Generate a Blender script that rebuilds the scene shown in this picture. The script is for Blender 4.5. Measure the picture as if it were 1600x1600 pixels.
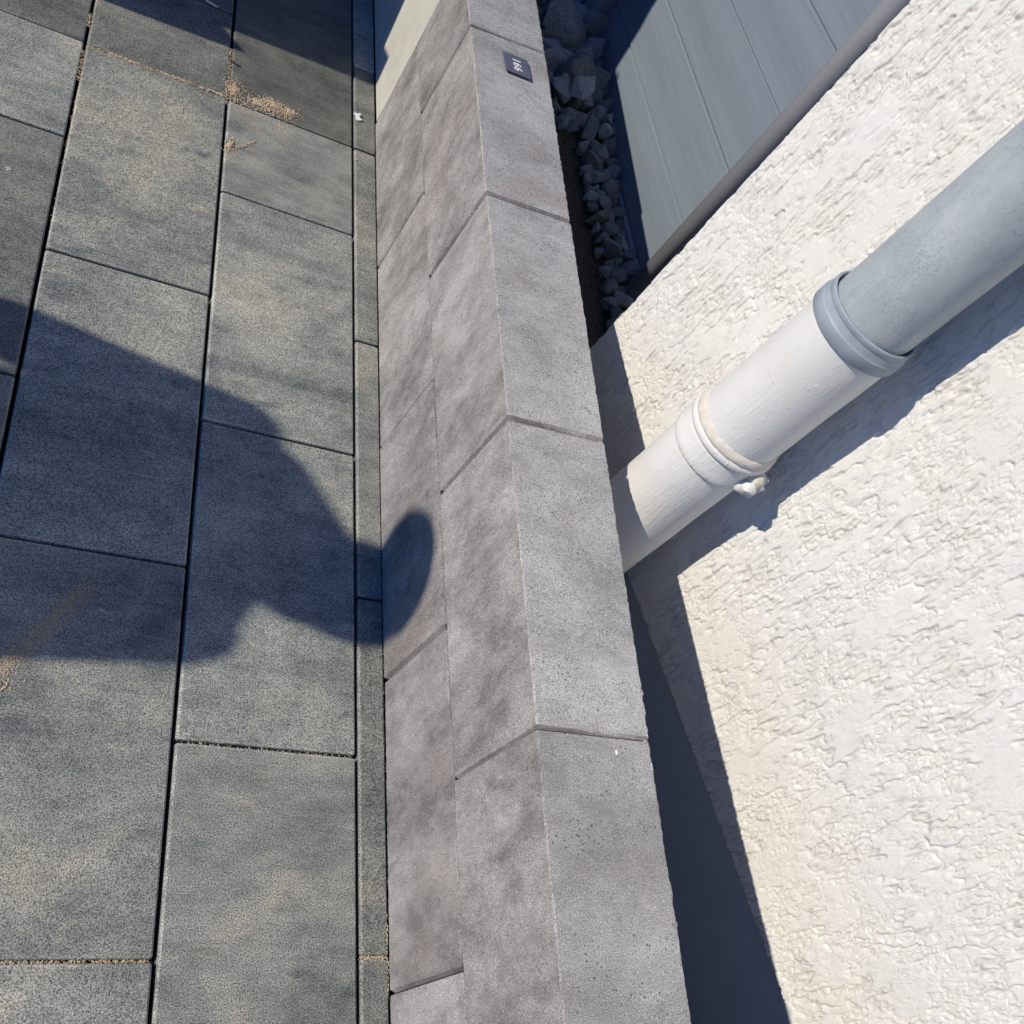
import bpy, bmesh, math, random
import numpy as np
from mathutils import Vector, Matrix, Euler

# ------------------------------------------------------------------ scene reset
for o in list(bpy.data.objects):
    bpy.data.objects.remove(o, do_unlink=True)
scene = bpy.context.scene
COL = scene.collection
rnd = random.Random(7)

# ------------------------------------------------------------------ camera
cam_data = bpy.data.cameras.new('camera')
cam_data.sensor_width = 36.0
cam_data.lens = 36.0 * 1593.844 / 1600.0
cam_data.clip_start = 0.02
cam_data.clip_end = 2000.0
cam = bpy.data.objects.new('camera', cam_data)
COL.objects.link(cam)
RW = Matrix(((0.8662646846, -0.0791553459, 0.4932746978),
             (0.1941950267, -0.8563689034, -0.4784564693),
             (0.4602974993, 0.5102614355, -0.7264705635)))      # world -> (right, down, forward)
right, down, fwd = Vector(RW[0]), Vector(RW[1]), Vector(RW[2])
CAM = Vector((-0.692775, -0.432710, 1.562671))
cm = Matrix.Identity(4)
for i in range(3):
    cm[i][0] = right[i]; cm[i][1] = -down[i]; cm[i][2] = -fwd[i]; cm[i][3] = CAM[i]
cam.matrix_world = cm
scene.camera = cam

# ------------------------------------------------------------------ sky and sun
SUN_EL = math.radians(35.2)
LDIR = Vector((0.8166, -0.0296, -0.5763)).normalized()           # direction the light travels
world = bpy.data.worlds.new('World')
scene.world = world
world.use_nodes = True
wn = world.node_tree
wn.nodes.clear()
wo = wn.nodes.new('ShaderNodeOutputWorld')
bg = wn.nodes.new('ShaderNodeBackground')
sky = wn.nodes.new('ShaderNodeTexSky')
sky.sky_type = 'NISHITA'
sky.sun_disc = False
sky.sun_elevation = SUN_EL
sky.sun_rotation = math.atan2(-LDIR.x, -LDIR.y)
sky.air_density = 1.0
sky.dust_density = 0.0
sky.ozone_density = 10.0
bg.inputs['Strength'].default_value = 0.072
tint = wn.nodes.new('ShaderNodeMix'); tint.data_type = 'RGBA'; tint.blend_type = 'MULTIPLY'
tint.inputs[0].default_value = 1.0
tint.inputs[7].default_value = (0.62, 0.94, 1.32, 1)          # clear deep-blue sky
wn.links.new(sky.outputs[0], tint.inputs[6])
wn.links.new(tint.outputs[2], bg.inputs[0])
wn.links.new(bg.outputs[0], wo.inputs[0])

sd = bpy.data.lights.new('sun', 'SUN')
sd.energy = 4.15
sd.angle = math.radians(0.53)
sd.color = (1.0, 0.925, 0.785)
sun = bpy.data.objects.new('sun', sd)
COL.objects.link(sun)
sun.rotation_euler = LDIR.to_track_quat('-Z', 'Y').to_euler()
sun.location = (-6, 0, 6)

scene.view_settings.view_transform = 'Standard'
scene.view_settings.look = 'None'
scene.view_settings.exposure = 0.0
scene.view_settings.gamma = 1.0
scene.view_settings.use_curve_mapping = False

# ------------------------------------------------------------------ helpers
def tag(o, label=None, cat=None, group=None, kind=None):
    if label: o['label'] = label
    if cat: o['category'] = cat
    if group: o['group'] = group
    if kind: o['kind'] = kind
    return o

def empty(name, loc=(0, 0, 0)):
    o = bpy.data.objects.new(name, None)
    o.empty_display_size = 0.05
    o.location = loc
    COL.objects.link(o)
    return o

def mesh_obj(name, verts, faces, mats, parent=None, smooth=False, fmat=None):
    me = bpy.data.meshes.new(name)
    me.from_pydata([tuple(v) for v in verts], [], faces)
    me.validate()
    return link_mesh(name, me, mats, parent, smooth, fmat)

def link_mesh(name, me, mats, parent=None, smooth=False, fmat=None):
    if not isinstance(mats, (list, tuple)): mats = [mats]
    if len(me.materials) == 0:
        for m in mats: me.materials.append(m)
    if fmat is not None:
        me.polygons.foreach_set('material_index', fmat)
    if smooth:
        me.polygons.foreach_set('use_smooth', [True] * len(me.polygons))
    me.update()
    o = bpy.data.objects.new(name, me)
    COL.objects.link(o)
    if parent is not None:
        o.parent = parent
        o.matrix_parent_inverse = Matrix.Translation(parent.location).inverted()
    return o

def lathe(profile, seg=64, caps=False):
    """profile: list of (r, z)."""
    vs, fs = [], []
    for r, z in profile:
        for i in range(seg):
            a = 2 * math.pi * i / seg
            vs.append((r * math.cos(a), r * math.sin(a), z))
    for k in range(len(profile) - 1):
        for i in range(seg):
            j = (i + 1) % seg
            fs.append((k * seg + i, k * seg + j, (k + 1) * seg + j, (k + 1) * seg + i))
    if caps:
        fs.append(tuple(reversed(range(seg))))
        fs.append(tuple((len(profile) - 1) * seg + i for i in range(seg)))
    return vs, fs

def bevel_box(size, bev=0.003, seg=2):
    bm = bmesh.new()
    bmesh.ops.create_cube(bm, size=1.0)
    for v in bm.verts:
        v.co = Vector((v.co.x * size[0], v.co.y * size[1], v.co.z * size[2]))
    bmesh.ops.bevel(bm, geom=list(bm.edges), offset=bev, segments=seg, affect='EDGES', profile=0.5)
    me = bpy.data.meshes.new('box')
    bm.to_mesh(me); bm.free()
    return me

# ---- numpy gradient noise
def perlin(x, y, seed=0):
    rs = np.random.RandomState(seed)
    perm = rs.permutation(512)
    perm = np.concatenate([perm, perm])
    xi = np.floor(x).astype(int); yi = np.floor(y).astype(int)
    xf = x - xi; yf = y - yi
    u = xf ** 3 * (xf * (xf * 6 - 15) + 10); v = yf ** 3 * (yf * (yf * 6 - 15) + 10)
    def g(ix, iy, dx, dy):
        h = perm[(perm[ix & 511] + iy) & 511]
        a = h * (2 * math.pi / 512.0)
        return np.cos(a) * dx + np.sin(a) * dy
    n00 = g(xi, yi, xf, yf); n10 = g(xi + 1, yi, xf - 1, yf)
    n01 = g(xi, yi + 1, xf, yf - 1); n11 = g(xi + 1, yi + 1, xf - 1, yf - 1)
    return (n00 * (1 - u) + n10 * u) * (1 - v) + (n01 * (1 - u) + n11 * u) * v

def fbm(x, y, seed=0, octv=4, gain=0.5):
    t = 0; a = 1.0
    for k in range(octv):
        t = t + a * perlin(x * 2 ** k, y * 2 ** k, seed + k); a *= gain
    return t

# ---- node material helper
class NM:
    def __init__(self, name):
        self.m = bpy.data.materials.new(name)
        self.m.use_nodes = True
        self.t = self.m.node_tree
        self.t.nodes.clear()
        self.out = self.n('ShaderNodeOutputMaterial')
        self.p = self.n('ShaderNodeBsdfPrincipled')
        self.t.links.new(self.p.outputs[0], self.out.inputs[0])
    def n(self, typ, **kw):
        nd = self.t.nodes.new(typ)
        for k, v in kw.items(): setattr(nd, k, v)
        return nd
    def l(self, a, b): self.t.links.new(a, b)
    def val(self, s, v):
        if hasattr(v, 'is_linked') or hasattr(v, 'links'): self.l(v, s)
        else: s.default_value = v
    def coord(self, kind='Object', scale=(1, 1, 1), offset=None, rot=(0, 0, 0)):
        tc = self.n('ShaderNodeTexCoord').outputs[kind]
        if offset is not None:
            a = self.n('ShaderNodeVectorMath', operation='ADD'); self.l(tc, a.inputs[0]); self.val(a.inputs[1], offset); tc = a.outputs[0]
        mp = self.n('ShaderNodeMapping'); mp.inputs['Scale'].default_value = scale; mp.inputs['Rotation'].default_value = rot
        self.l(tc, mp.inputs['Vector'])
        return mp.outputs[0]
    def noise(self, vec, scale, detail=3, rough=0.55, dist=0.0, col=False):
        nd = self.n('ShaderNodeTexNoise')
        nd.inputs['Scale'].default_value = scale; nd.inputs['Detail'].default_value = detail
        nd.inputs['Roughness'].default_value = rough; nd.inputs['Distortion'].default_value = dist
        self.l(vec, nd.inputs['Vector'])
        return nd.outputs['Color' if col else 'Fac']
    def voro(self, vec, scale, feature='F1', out='Distance', rand=1.0):
        nd = self.n('ShaderNodeTexVoronoi', feature=feature)
        nd.inputs['Scale'].default_value = scale
        nd.inputs['Randomness'].default_value = rand
        self.l(vec, nd.inputs['Vector'])
        return nd.outputs[out]
    def rng(self, v, a, b, c=0.0, d=1.0, smooth=False):
        nd = self.n('ShaderNodeMapRange')
        if smooth: nd.interpolation_type = 'SMOOTHSTEP'
        self.val(nd.inputs[0], v)
        for i, q in enumerate((a, b, c, d)): nd.inputs[i + 1].default_value = q
        return nd.outputs[0]
    def ramp(self, v, stops):
        nd = self.n('ShaderNodeValToRGB')
        e = nd.color_ramp.elements
        while len(e) < len(stops): e.new(0.5)
        for i, (p, c) in enumerate(stops):
            e[i].position = p; e[i].color = (*c, 1)
        self.l(v, nd.inputs[0])
        return nd.outputs[0]
    def mix(self, fac, a, b, blend='MIX'):
        nd = self.n('ShaderNodeMix', data_type='RGBA', blend_type=blend)
        self.val(nd.inputs[0], fac)
        for s, q in ((nd.inputs[6], a), (nd.inputs[7], b)):
            if isinstance(q, tuple): s.default_value = (*q, 1)
            else: self.l(q, s)
        return nd.outputs[2]
    def math(self, op, a, b=0.0, clamp=False):
        nd = self.n('ShaderNodeMath', operation=op, use_clamp=clamp)
        self.val(nd.inputs[0], a); self.val(nd.inputs[1], b)
        return nd.outputs[0]
    def bump(self, h, strength=0.5, dist=0.001, prev=None):
        nd = self.n('ShaderNodeBump')
        nd.inputs['Strength'].default_value = strength; nd.inputs['Distance'].default_value = dist
        self.l(h, nd.inputs['Height'])
        if prev is not None: self.l(prev, nd.inputs['Normal'])
        return nd.outputs[0]
    def seed(self):
        oi = self.n('ShaderNodeObjectInfo')
        sp = self.n('ShaderNodeSeparateColor'); self.l(oi.outputs['Color'], sp.inputs[0])
        vm = self.n('ShaderNodeVectorMath', operation='SCALE'); vm.inputs[3].default_value = 37.0
        cb = self.n('ShaderNodeCombineXYZ')
        self.l(sp.outputs[0], cb.inputs[0]); self.l(sp.outputs[0], cb.inputs[1]); self.l(sp.outputs[0], cb.inputs[2])
        self.l(cb.outputs[0], vm.inputs[0])
        return vm.outputs[0], sp.outputs[1], sp.outputs[2]     # offset, brightness 0..1, warmth 0..1
    def done(self, color, rough=0.8, normal=None, metal=0.0, spec=0.3):
        self.val(self.p.inputs['Base Color'], (*color, 1) if isinstance(color, tuple) else color)
        self.val(self.p.inputs['Roughness'], rough)
        self.p.inputs['Metallic'].default_value = metal
        self.p.inputs['Specular IOR Level'].default_value = spec
        if normal is not None: self.l(normal, self.p.inputs['Normal'])
        return self.m

# ------------------------------------------------------------------ materials
def mat_paver(name='paver_concrete', gain=1.0):
    k = NM(name)
    off, br, wm = k.seed()
    v = k.coord('Object', (0.55, 1.25, 1), off)
    vi = k.coord('Object', (1, 1, 1), off)
    big = k.noise(k.coord('Object', (0.8, 1.1, 1), off), 4.4, 8, 0.70, 0.25)
    mid = k.noise(k.coord('Object', (0.75, 1.15, 1), off), 17.0, 7, 0.76, 0.1)
    streak = k.noise(k.coord('Object', (0.22, 2.2, 1), off), 9.0, 7, 0.76, 0.0)
    s = k.math('ADD', k.math('MULTIPLY', big, 0.42), k.math('ADD', k.math('MULTIPLY', mid, 0.32), k.math('MULTIPLY', streak, 0.26)))
    base = k.ramp(s, [(0.38, (0.120, 0.132, 0.130)), (0.46, (0.226, 0.238, 0.224)), (0.54, (0.325, 0.331, 0.298)), (0.64, (0.470, 0.460, 0.405))])
    # ochre cast in soft patches
    och = k.rng(big, 0.50, 0.66, 0, 0.55, True)
    base = k.mix(k.math('MULTIPLY', och, wm), base, (0.45, 0.415, 0.315))
    # sandy dabs, elongated across the slab, ragged
    dab = k.rng(k.noise(k.coord('Object', (0.55, 1.9, 1), off), 15.0, 6, 0.7, 0.4), 0.62, 0.70, 0, 0.55, True)
    base = k.mix(dab, base, (0.50, 0.46, 0.35))
    blot = k.rng(k.noise(v, 9.5, 5, 0.65), 0.36, 0.27, 0, 0.62, True)
    base = k.mix(blot, base, (0.085, 0.100, 0.108))
    # aggregate speckle
    f1 = k.noise(vi, 490.0, 3, 0.72)
    sp = k.rng(f1, 0.36, 0.64, 0.15, 1.85)
    spc = k.n('ShaderNodeCombineColor'); [k.l(sp, spc.inputs[i]) for i in range(3)]
    base = k.mix(1.0, base, spc.outputs[0], 'MULTIPLY')
    lite = k.rng(k.voro(vi, 80.0), 0.12, 0.06, 0, 0.6)
    base = k.mix(lite, base, (0.46, 0.46, 0.42))
    # fine scratches running along the slab
    for i, (rz, sc) in enumerate(((0.06, 17.0), (-0.22, 12.0))):
        w = k.coord('Object', (sc, 0.55, 1), off, (0, 0, rz))
        n = k.noise(w, 2.2, 1, 0.4, 0.0)
        ln = k.rng(k.math('ABSOLUTE', k.math('SUBTRACT', n, 0.5)), 0.0, 0.0028, 0.5, 0)
        msk = k.rng(k.noise(v, 9.0 + i, 2), 0.54, 0.60, 0, 1)
        base = k.mix(k.math('MULTIPLY', ln, msk), base, (0.46, 0.46, 0.43))
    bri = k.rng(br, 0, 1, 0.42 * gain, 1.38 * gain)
    bc = k.n('ShaderNodeCombineColor'); [k.l(bri, bc.inputs[i]) for i in range(3)]
    base = k.mix(1.0, base, bc.outputs[0], 'MULTIPLY')
    b = k.bump(f1, 0.6, 0.0009)
    return k.done(base, 0.82, b, spec=0.25)

def mat_block(name, lo, hi, pale, pores, vert):
    k = NM(name)
    off, br, wm = k.seed()
    vi = k.coord('Object', (1, 1, 1), off)
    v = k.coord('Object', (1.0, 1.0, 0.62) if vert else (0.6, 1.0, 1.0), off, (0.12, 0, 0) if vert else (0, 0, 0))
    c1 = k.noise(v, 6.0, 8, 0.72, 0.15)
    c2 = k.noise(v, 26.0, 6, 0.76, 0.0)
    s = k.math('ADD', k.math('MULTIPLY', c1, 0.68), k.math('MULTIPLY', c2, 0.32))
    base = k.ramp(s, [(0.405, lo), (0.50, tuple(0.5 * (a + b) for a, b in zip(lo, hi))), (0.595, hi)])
    pk = k.rng(k.noise(vi, 4.6, 5, 0.65), 0.50, 0.66, 0, 0.55, True)
    base = k.mix(k.math('MULTIPLY', pk, wm), base, pale)
    f1 = k.noise(vi, 620.0, 3, 0.72)
    sp = k.rng(f1, 0.36, 0.64, 0.44, 1.56)
    spc = k.n('ShaderNodeCombineColor'); [k.l(sp, spc.inputs[i]) for i in range(3)]
    base = k.mix(1.0, base, spc.outputs[0], 'MULTIPLY')
    # open pores and pale aggregate
    pm = k.rng(k.noise(vi, 24.0, 5, 0.7), 0.46, 0.60, 0.0, 1.0)
    po = k.rng(k.voro(vi, 150.0), 0.26, 0.14, 0, pores)
    base = k.mix(k.math('MULTIPLY', po, pm), base, (0.075, 0.078, 0.085))
    pl = k.rng(k.voro(k.coord('Object', (1, 1, 1), k.math('ADD', 5.0, 0.0)) if False else v, 70.0), 0.12, 0.06, 0, 0.45)
    base = k.mix(pl, base, tuple(min(0.6, 1.55 * c) for c in hi))
    bri = k.rng(br, 0, 1, 0.70, 1.26)
    bc = k.n('ShaderNodeCombineColor'); [k.l(bri, bc.inputs[i]) for i in range(3)]
    base = k.mix(1.0, base, bc.outputs[0], 'MULTIPLY')
    b = k.bump(f1, 0.6, 0.0009)
    b = k.bump(k.math('MULTIPLY', po, pm), -0.5, 0.0012, b)
    return k.done(base, 0.88, b, spec=0.2)

M = {}
M['paver'] = mat_paver()
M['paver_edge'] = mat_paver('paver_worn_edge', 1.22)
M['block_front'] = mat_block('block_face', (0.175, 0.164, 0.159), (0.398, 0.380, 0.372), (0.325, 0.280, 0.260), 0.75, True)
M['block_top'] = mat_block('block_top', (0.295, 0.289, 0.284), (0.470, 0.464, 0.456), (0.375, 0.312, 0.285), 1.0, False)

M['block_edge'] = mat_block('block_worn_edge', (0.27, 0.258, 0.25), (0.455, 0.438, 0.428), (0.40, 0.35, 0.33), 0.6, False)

def mat_stucco():
    k = NM('stucco_cream')
    v = k.coord('Object')
    warm = k.noise(v, 5.0, 4, 0.6)
    base = k.ramp(warm, [(0.35, (0.728, 0.712, 0.676)), (0.65, (0.742, 0.732, 0.708))])
    # dirt held in the grooves: relief depth written per vertex
    at = k.n('ShaderNodeAttribute', attribute_name='groove')
    dirt = k.math('MULTIPLY', at.outputs['Fac'], k.rng(k.noise(v, 16.0, 3), 0.40, 0.62, 0.10, 0.50))
    base = k.mix(dirt, base, (0.46, 0.42, 0.36))
    rust = k.rng(k.noise(v, 60.0, 3), 0.70, 0.78, 0, 0.30)
    base = k.mix(rust, base, (0.60, 0.51, 0.40))
    # crisp scrape marks, drawn out vertically, in patches
    sv = k.coord('Object', (1, 1, 0.20), None, (0.05, 0, 0))
    n1 = k.noise(sv, 62.0, 3, 0.62, 0.4)
    l1 = k.rng(k.math('ABSOLUTE', k.math('SUBTRACT', n1, 0.5)), 0.0, 0.020, 1, 0, True)
    l1 = k.math('MULTIPLY', l1, k.rng(k.noise(v, 27.0, 3, 0.6), 0.47, 0.56, 0, 1))
    n2 = k.noise(k.coord('Object', (1, 1, 0.42), (3.1, 1.7, 0.4)), 150.0, 2, 0.6, 0.7)
    l2 = k.rng(k.math('ABSOLUTE', k.math('SUBTRACT', n2, 0.5)), 0.0, 0.035, 0.7, 0, True)
    l2 = k.math('MULTIPLY', l2, k.rng(k.noise(v, 41.0, 3, 0.6), 0.49, 0.57, 0, 1))
    grain = k.noise(v, 330.0, 4, 0.72)
    pit = k.rng(k.voro(v, 120.0), 0.22, 0.08, 0, 1)
    pit = k.math('MULTIPLY', pit, k.rng(k.noise(v, 30.0, 2), 0.5, 0.62, 0, 1))
    h = k.math('SUBTRACT', k.math('MULTIPLY', grain, 0.65), k.math('ADD', k.math('ADD', k.math('MULTIPLY', l1, 0.8), k.math('MULTIPLY', l2, 0.35)), k.math('MULTIPLY', pit, 0.5)))
    b = k.bump(h, 0.6, 0.0015)
    return k.done(base, 0.9, b, spec=0.12)
M['stucco'] = mat_stucco()

def mat_whitepaint():
    k = NM('pipe_white_paint')
    v = k.coord('Object')
    br = k.coord('Object', (9, 9, 0.9), None, (0.18, 0.0, 0))
    n1 = k.noise(br, 16.0, 3, 0.6, 0.4)
    lump = k.rng(k.noise(v, 95.0, 2), 0.60, 0.75, 0, 1)
    base = k.ramp(k.noise(v, 9.0, 3), [(0.35, (0.690, 0.675, 0.650)), (0.65, (0.715, 0.712, 0.700))])
    msk = k.rng(k.noise(v, 11.0, 2), 0.42, 0.6, 0.15, 1)
    h = k.math('MULTIPLY', n1, msk)
    b = k.bump(h, 0.55, 0.0022)
    b = k.bump(lump, 0.4, 0.0012, b)
    b = k.bump(k.noise(v, 260.0, 2), 0.25, 0.0008, b)
    return k.done(base, 0.62, b, spec=0.3)
M['white_paint'] = mat_whitepaint()

def mat_zinc():
    k = NM('weathered_zinc')
    v = k.coord('Object')
    big = k.noise(k.coord('Object', (1, 1, 0.5)), 11.0, 6, 0.68)
    base = k.ramp(big, [(0.36, (0.315, 0.358, 0.390)), (0.5, (0.380, 0.420, 0.448)), (0.64, (0.450, 0.485, 0.505))])
    # tide marks of white zinc bloom: nested contour lines
    n = k.noise(k.coord('Object', (1, 1, 0.7)), 46.0, 5, 0.66, 0.2)
    rings = k.math('FRACT', k.math('MULTIPLY', n, 10.0))
    ln = k.rng(k.math('ABSOLUTE', k.math('SUBTRACT', rings, 0.5)), 0.0, 0.20, 1, 0)
    msk = k.rng(k.noise(v, 20.0, 4, 0.65), 0.42, 0.56, 0.12, 1)
    base = k.mix(k.math('MULTIPLY', k.math('MULTIPLY', ln, msk), 0.75), base, (0.235, 0.270, 0.310))
    cl = k.rng(k.noise(v, 42.0, 5, 0.7), 0.54, 0.66, 0, 0.45)
    base = k.mix(cl, base, (0.43, 0.465, 0.49))
    sc = k.noise(k.coord('Object', (30, 30, 0.6)), 4.0, 2)
    scr = k.rng(k.math('ABSOLUTE', k.math('SUBTRACT', sc, 0.5)), 0.0, 0.006, 0.35, 0)
    base = k.mix(scr, base, (0.54, 0.57, 0.59))
    b = k.bump(n, 0.35, 0.0010)
    return k.done(base, 0.52, b, metal=0.0, spec=0.45)
M['zinc'] = mat_zinc()

def mat_zinc_plain():
    k = NM('zinc_collar')
    v = k.coord('Object')
    base = k.ramp(k.noise(v, 30.0, 4), [(0.3, (0.255, 0.300, 0.350)), (0.7, (0.345, 0.395, 0.450))])
    spk = k.rng(k.voro(v, 190.0), 0.14, 0.06, 0, 0.5)
    base = k.mix(spk, base, (0.55, 0.55, 0.53))
    b = k.bump(k.noise(k.coord('Object', (1, 1, 4)), 90.0, 2), 0.25, 0.0007)
    return k.done(base, 0.5, b, metal=0.0, spec=0.45)
M['zinc_collar'] = mat_zinc_plain()

def mat_board():
    k = NM('fence_board')
    off, br, wm = k.seed()
    gr = k.coord('Object', (1, 0.035, 1), off)
    g1 = k.noise(gr, 90.0, 4, 0.65)
    g2 = k.noise(k.coord('Object', (1, 0.12, 1), off), 10.0, 3)
    base = k.ramp(k.math('ADD', k.math('MULTIPLY', g1, 0.55), k.math('MULTIPLY', g2, 0.45)), [(0.30, (0.165, 0.198, 0.238)), (0.70, (0.215, 0.250, 0.290))])
    b = k.bump(g1, 0.25, 0.0008)
    return k.done(base, 0.6, b, spec=0.3)
M['board'] = mat_board()

def mat_simple(name, c1, c2, scale=30.0, rough=0.7, bump=0.3, bdist=0.001, metal=0.0, spec=0.3, fine=300.0):
    k = NM(name)
    v = k.coord('Object')
    base = k.ramp(k.noise(v, scale, 4, 0.6), [(0.32, c1), (0.68, c2)])
    b = k.bump(k.noise(v, fine, 3, 0.6), bump, bdist)
    return k.done(base, rough, b, metal, spec)
M['post'] = mat_simple('post_grey', (0.245, 0.245, 0.275), (0.285, 0.282, 0.312), 9, 0.5, 0.1)
M['plinth'] = mat_simple('plinth_coating', (0.360, 0.420, 0.480), (0.400, 0.460, 0.520), 12, 0.7, 0.3, 0.001)
M['soil'] = mat_simple('dark_soil', (0.030, 0.023, 0.019), (0.105, 0.078, 0.058), 120, 0.95, 0.9, 0.006, fine=160)
M['bedding'] = mat_simple('joint_bedding', (0.020, 0.018, 0.016), (0.050, 0.041, 0.033), 60, 0.95, 0.6, 0.003)
M['beige'] = mat_simple('beige_render', (0.47, 0.455, 0.405), (0.55, 0.535, 0.48), 14, 0.9, 0.45, 0.001, fine=420)
M['plate'] = mat_simple('plate_dark', (0.105, 0.105, 0.150), (0.125, 0.125, 0.172), 20, 0.45, 0.05, spec=0.4)
M['letter'] = mat_simple('letter_white', (0.76, 0.76, 0.76), (0.80, 0.80, 0.80), 20, 0.5, 0.02)
M['sand'] = mat_simple('sand_grain', (0.42, 0.31, 0.195), (0.76, 0.635, 0.47), 500, 0.95, 0.3)
M['terrain'] = mat_simple('terrain', (0.09, 0.08, 0.06), (0.16, 0.14, 0.11), 2.0, 0.95, 0.5, 0.01, fine=60)
M['white_plastic'] = mat_simple('white_plastic', (0.72, 0.71, 0.68), (0.78, 0.77, 0.74), 40, 0.5, 0.1)
M['twig'] = mat_simple('twig', (0.055, 0.045, 0.025), (0.11, 0.09, 0.05), 90, 0.9, 0.3)
M['leaf'] = mat_simple('leaf_green', (0.035, 0.07, 0.02), (0.06, 0.11, 0.03), 90, 0.7, 0.2)
M['putty'] = mat_simple('putty', (0.61, 0.545, 0.45), (0.70, 0.665, 0.60), 70, 0.8, 0.5, 0.002, fine=220)

def mat_rock():
    k = NM('dark_rock')
    off, br, wm = k.seed()
    v = k.coord('Object', (1, 1, 1), off)
    base = k.ramp(k.noise(v, 14.0, 5, 0.7), [(0.38, (0.110, 0.118, 0.132)), (0.62, (0.310, 0.325, 0.350))])
    vein = k.rng(k.math('ABSOLUTE', k.math('SUBTRACT', k.noise(v, 9.0, 3, 0.6, 1.5), 0.5)), 0, 0.014, 0.7, 0)
    base = k.mix(vein, base, (0.36, 0.37, 0.39))
    pt = k.rng(k.noise(v, 17.0, 3, 0.7), 0.60, 0.72, 0, 0.6)
    base = k.mix(pt, base, (0.31, 0.32, 0.35))
    bri = k.rng(br, 0, 1, 0.5, 1.9)
    bc = k.n('ShaderNodeCombineColor'); [k.l(bri, bc.inputs[i]) for i in range(3)]
    base = k.mix(1.0, base, bc.outputs[0], 'MULTIPLY')
    b = k.bump(k.noise(v, 55.0, 5, 0.7), 0.7, 0.006)
    return k.done(base, 0.75, b, spec=0.35)
M['rock'] = mat_rock()
M['skin'] = mat_simple('skin', (0.42, 0.26, 0.19), (0.50, 0.32, 0.24), 12, 0.55, 0.1)
M['shirt'] = mat_simple('shirt_cloth', (0.10, 0.13, 0.19), (0.14, 0.17, 0.24), 8, 0.9, 0.4)
M['trousers'] = mat_simple('trouser_cloth', (0.05, 0.055, 0.07), (0.075, 0.08, 0.095), 8, 0.9, 0.4)
M['shoe'] = mat_simple('shoe_leather', (0.03, 0.025, 0.02), (0.05, 0.04, 0.03), 8, 0.5, 0.2)
M['hair'] = mat_simple('hair', (0.035, 0.022, 0.013), (0.07, 0.045, 0.028), 60, 0.6, 0.6, 0.004, fine=120)
M['eye'] = mat_simple('eye', (0.7, 0.7, 0.68), (0.75, 0.75, 0.73), 10, 0.2, 0.0)
M['slab'] = mat_simple('caster_slab', (0.20, 0.19, 0.18), (0.30, 0.29, 0.27), 10, 0.85, 0.4)

def seed_color(o, b=None, w=None):
    o.color = (rnd.random(), rnd.random() if b is None else b, rnd.random() if w is None else w, 1)

# ------------------------------------------------------------------ terrain
S = 300.0
terr = mesh_obj('terrain', [(-S, -S, -0.30), (S, -S, -0.30), (S, S, -0.30), (-S, S, -0.30)], [(0, 1, 2, 3)], M['terrain'])
tag(terr, kind='structure')

# ------------------------------------------------------------------ paving
def paver_mesh(quad, gap_x, gap_y):
    """quad: (x00,y00),(x10,y00),(x11,y11),(x01,y11) in world plan; returns centre, verts, faces."""
    q = [Vector((p[0], p[1], 0)) for p in quad]
    c = sum(q, Vector()) / 4
    def bil(u, v): return q[0] * (1 - u) * (1 - v) + q[1] * u * (1 - v) + q[2] * u * v + q[3] * (1 - u) * v
    w = (q[1] - q[0]).length; h = (q[3] - q[0]).length
    rings = []
    def ring(inset, z, rad):
        pts = []
        a = gap_x / 2 + inset; b = gap_y / 2 + inset
        u0, u1, v0, v1 = a / w, 1 - a / w, b / h, 1 - b / h
        ru, rv = rad / w, rad / h
        for (cu, cv, a0) in ((u1 - ru, v0 + rv, -90), (u1 - ru, v1 - rv, 0), (u0 + ru, v1 - rv, 90), (u0 + ru, v0 + rv, 180)):
            for t in range(4):
                an = math.radians(a0 + 30 * t)
                p = bil(cu + ru * math.cos(an), cv + rv * math.sin(an))
                pts.append((p.x - c.x, p.y - c.y, z))
        return pts
    rings = [ring(0, -0.06, .004), ring(0, -0.0036, .004), ring(0.0010, -0.0014, .0038), ring(0.0030, -0.0002, .0036), ring(0.0045, 0.0, .0035)]
    vs = [p for r in rings for p in r]; n = 16; fs = []
    for k in range(len(rings) - 1):
        for i in range(n):
            j = (i + 1) % n
            fs.append((k * n + i, k * n + j, (k + 1) * n + j, (k + 1) * n + i))
    fs.append(tuple((len(rings) - 1) * n + i for i in range(n)))
    return c, vs, fs

bed = mesh_obj('paving', [(-4.2, -2.0, -0.022), (-0.001, -2.0, -0.022), (-0.001, 4.6, -0.022), (-4.2, 4.6, -0.022),
                          (-4.2, -2.0, -0.12), (-0.001, -2.0, -0.12), (-0.001, 4.6, -0.12), (-4.2, 4.6, -0.12)],
               [(0, 1, 2, 3), (0, 4, 5, 1), (1, 5, 6, 2), (2, 6, 7, 3), (3, 7, 4, 0)], M['bedding'])
tag(bed, kind='structure')
xl = [lambda y: 0.0016, lambda y: -0.0515 - 0.0048 * y, lambda y: -0.3525 - 0.0085 * y, lambda y: -0.6620 - 0.0072 * y]
for kk in range(4, 15):
    xl.append(lambda y, kk=kk: -0.6620 - 0.306 * (kk - 3) - 0.0072 * y)
rowA = [-1.42, -0.811, -0.203, 0.406, 1.013, 1.617, 1.928, 2.535, 3.14, 3.75, 4.36]
rowB = [-1.72, -1.11, -0.502, 0.108, 0.716, 1.319, 1.616, 2.225, 2.83, 3.44, 4.05]
rowC = [-1.42, -0.814, -0.2055, 0.4095, 1.018, 1.621, 1.931, 2.54, 3.15, 3.76, 4.37]
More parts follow.
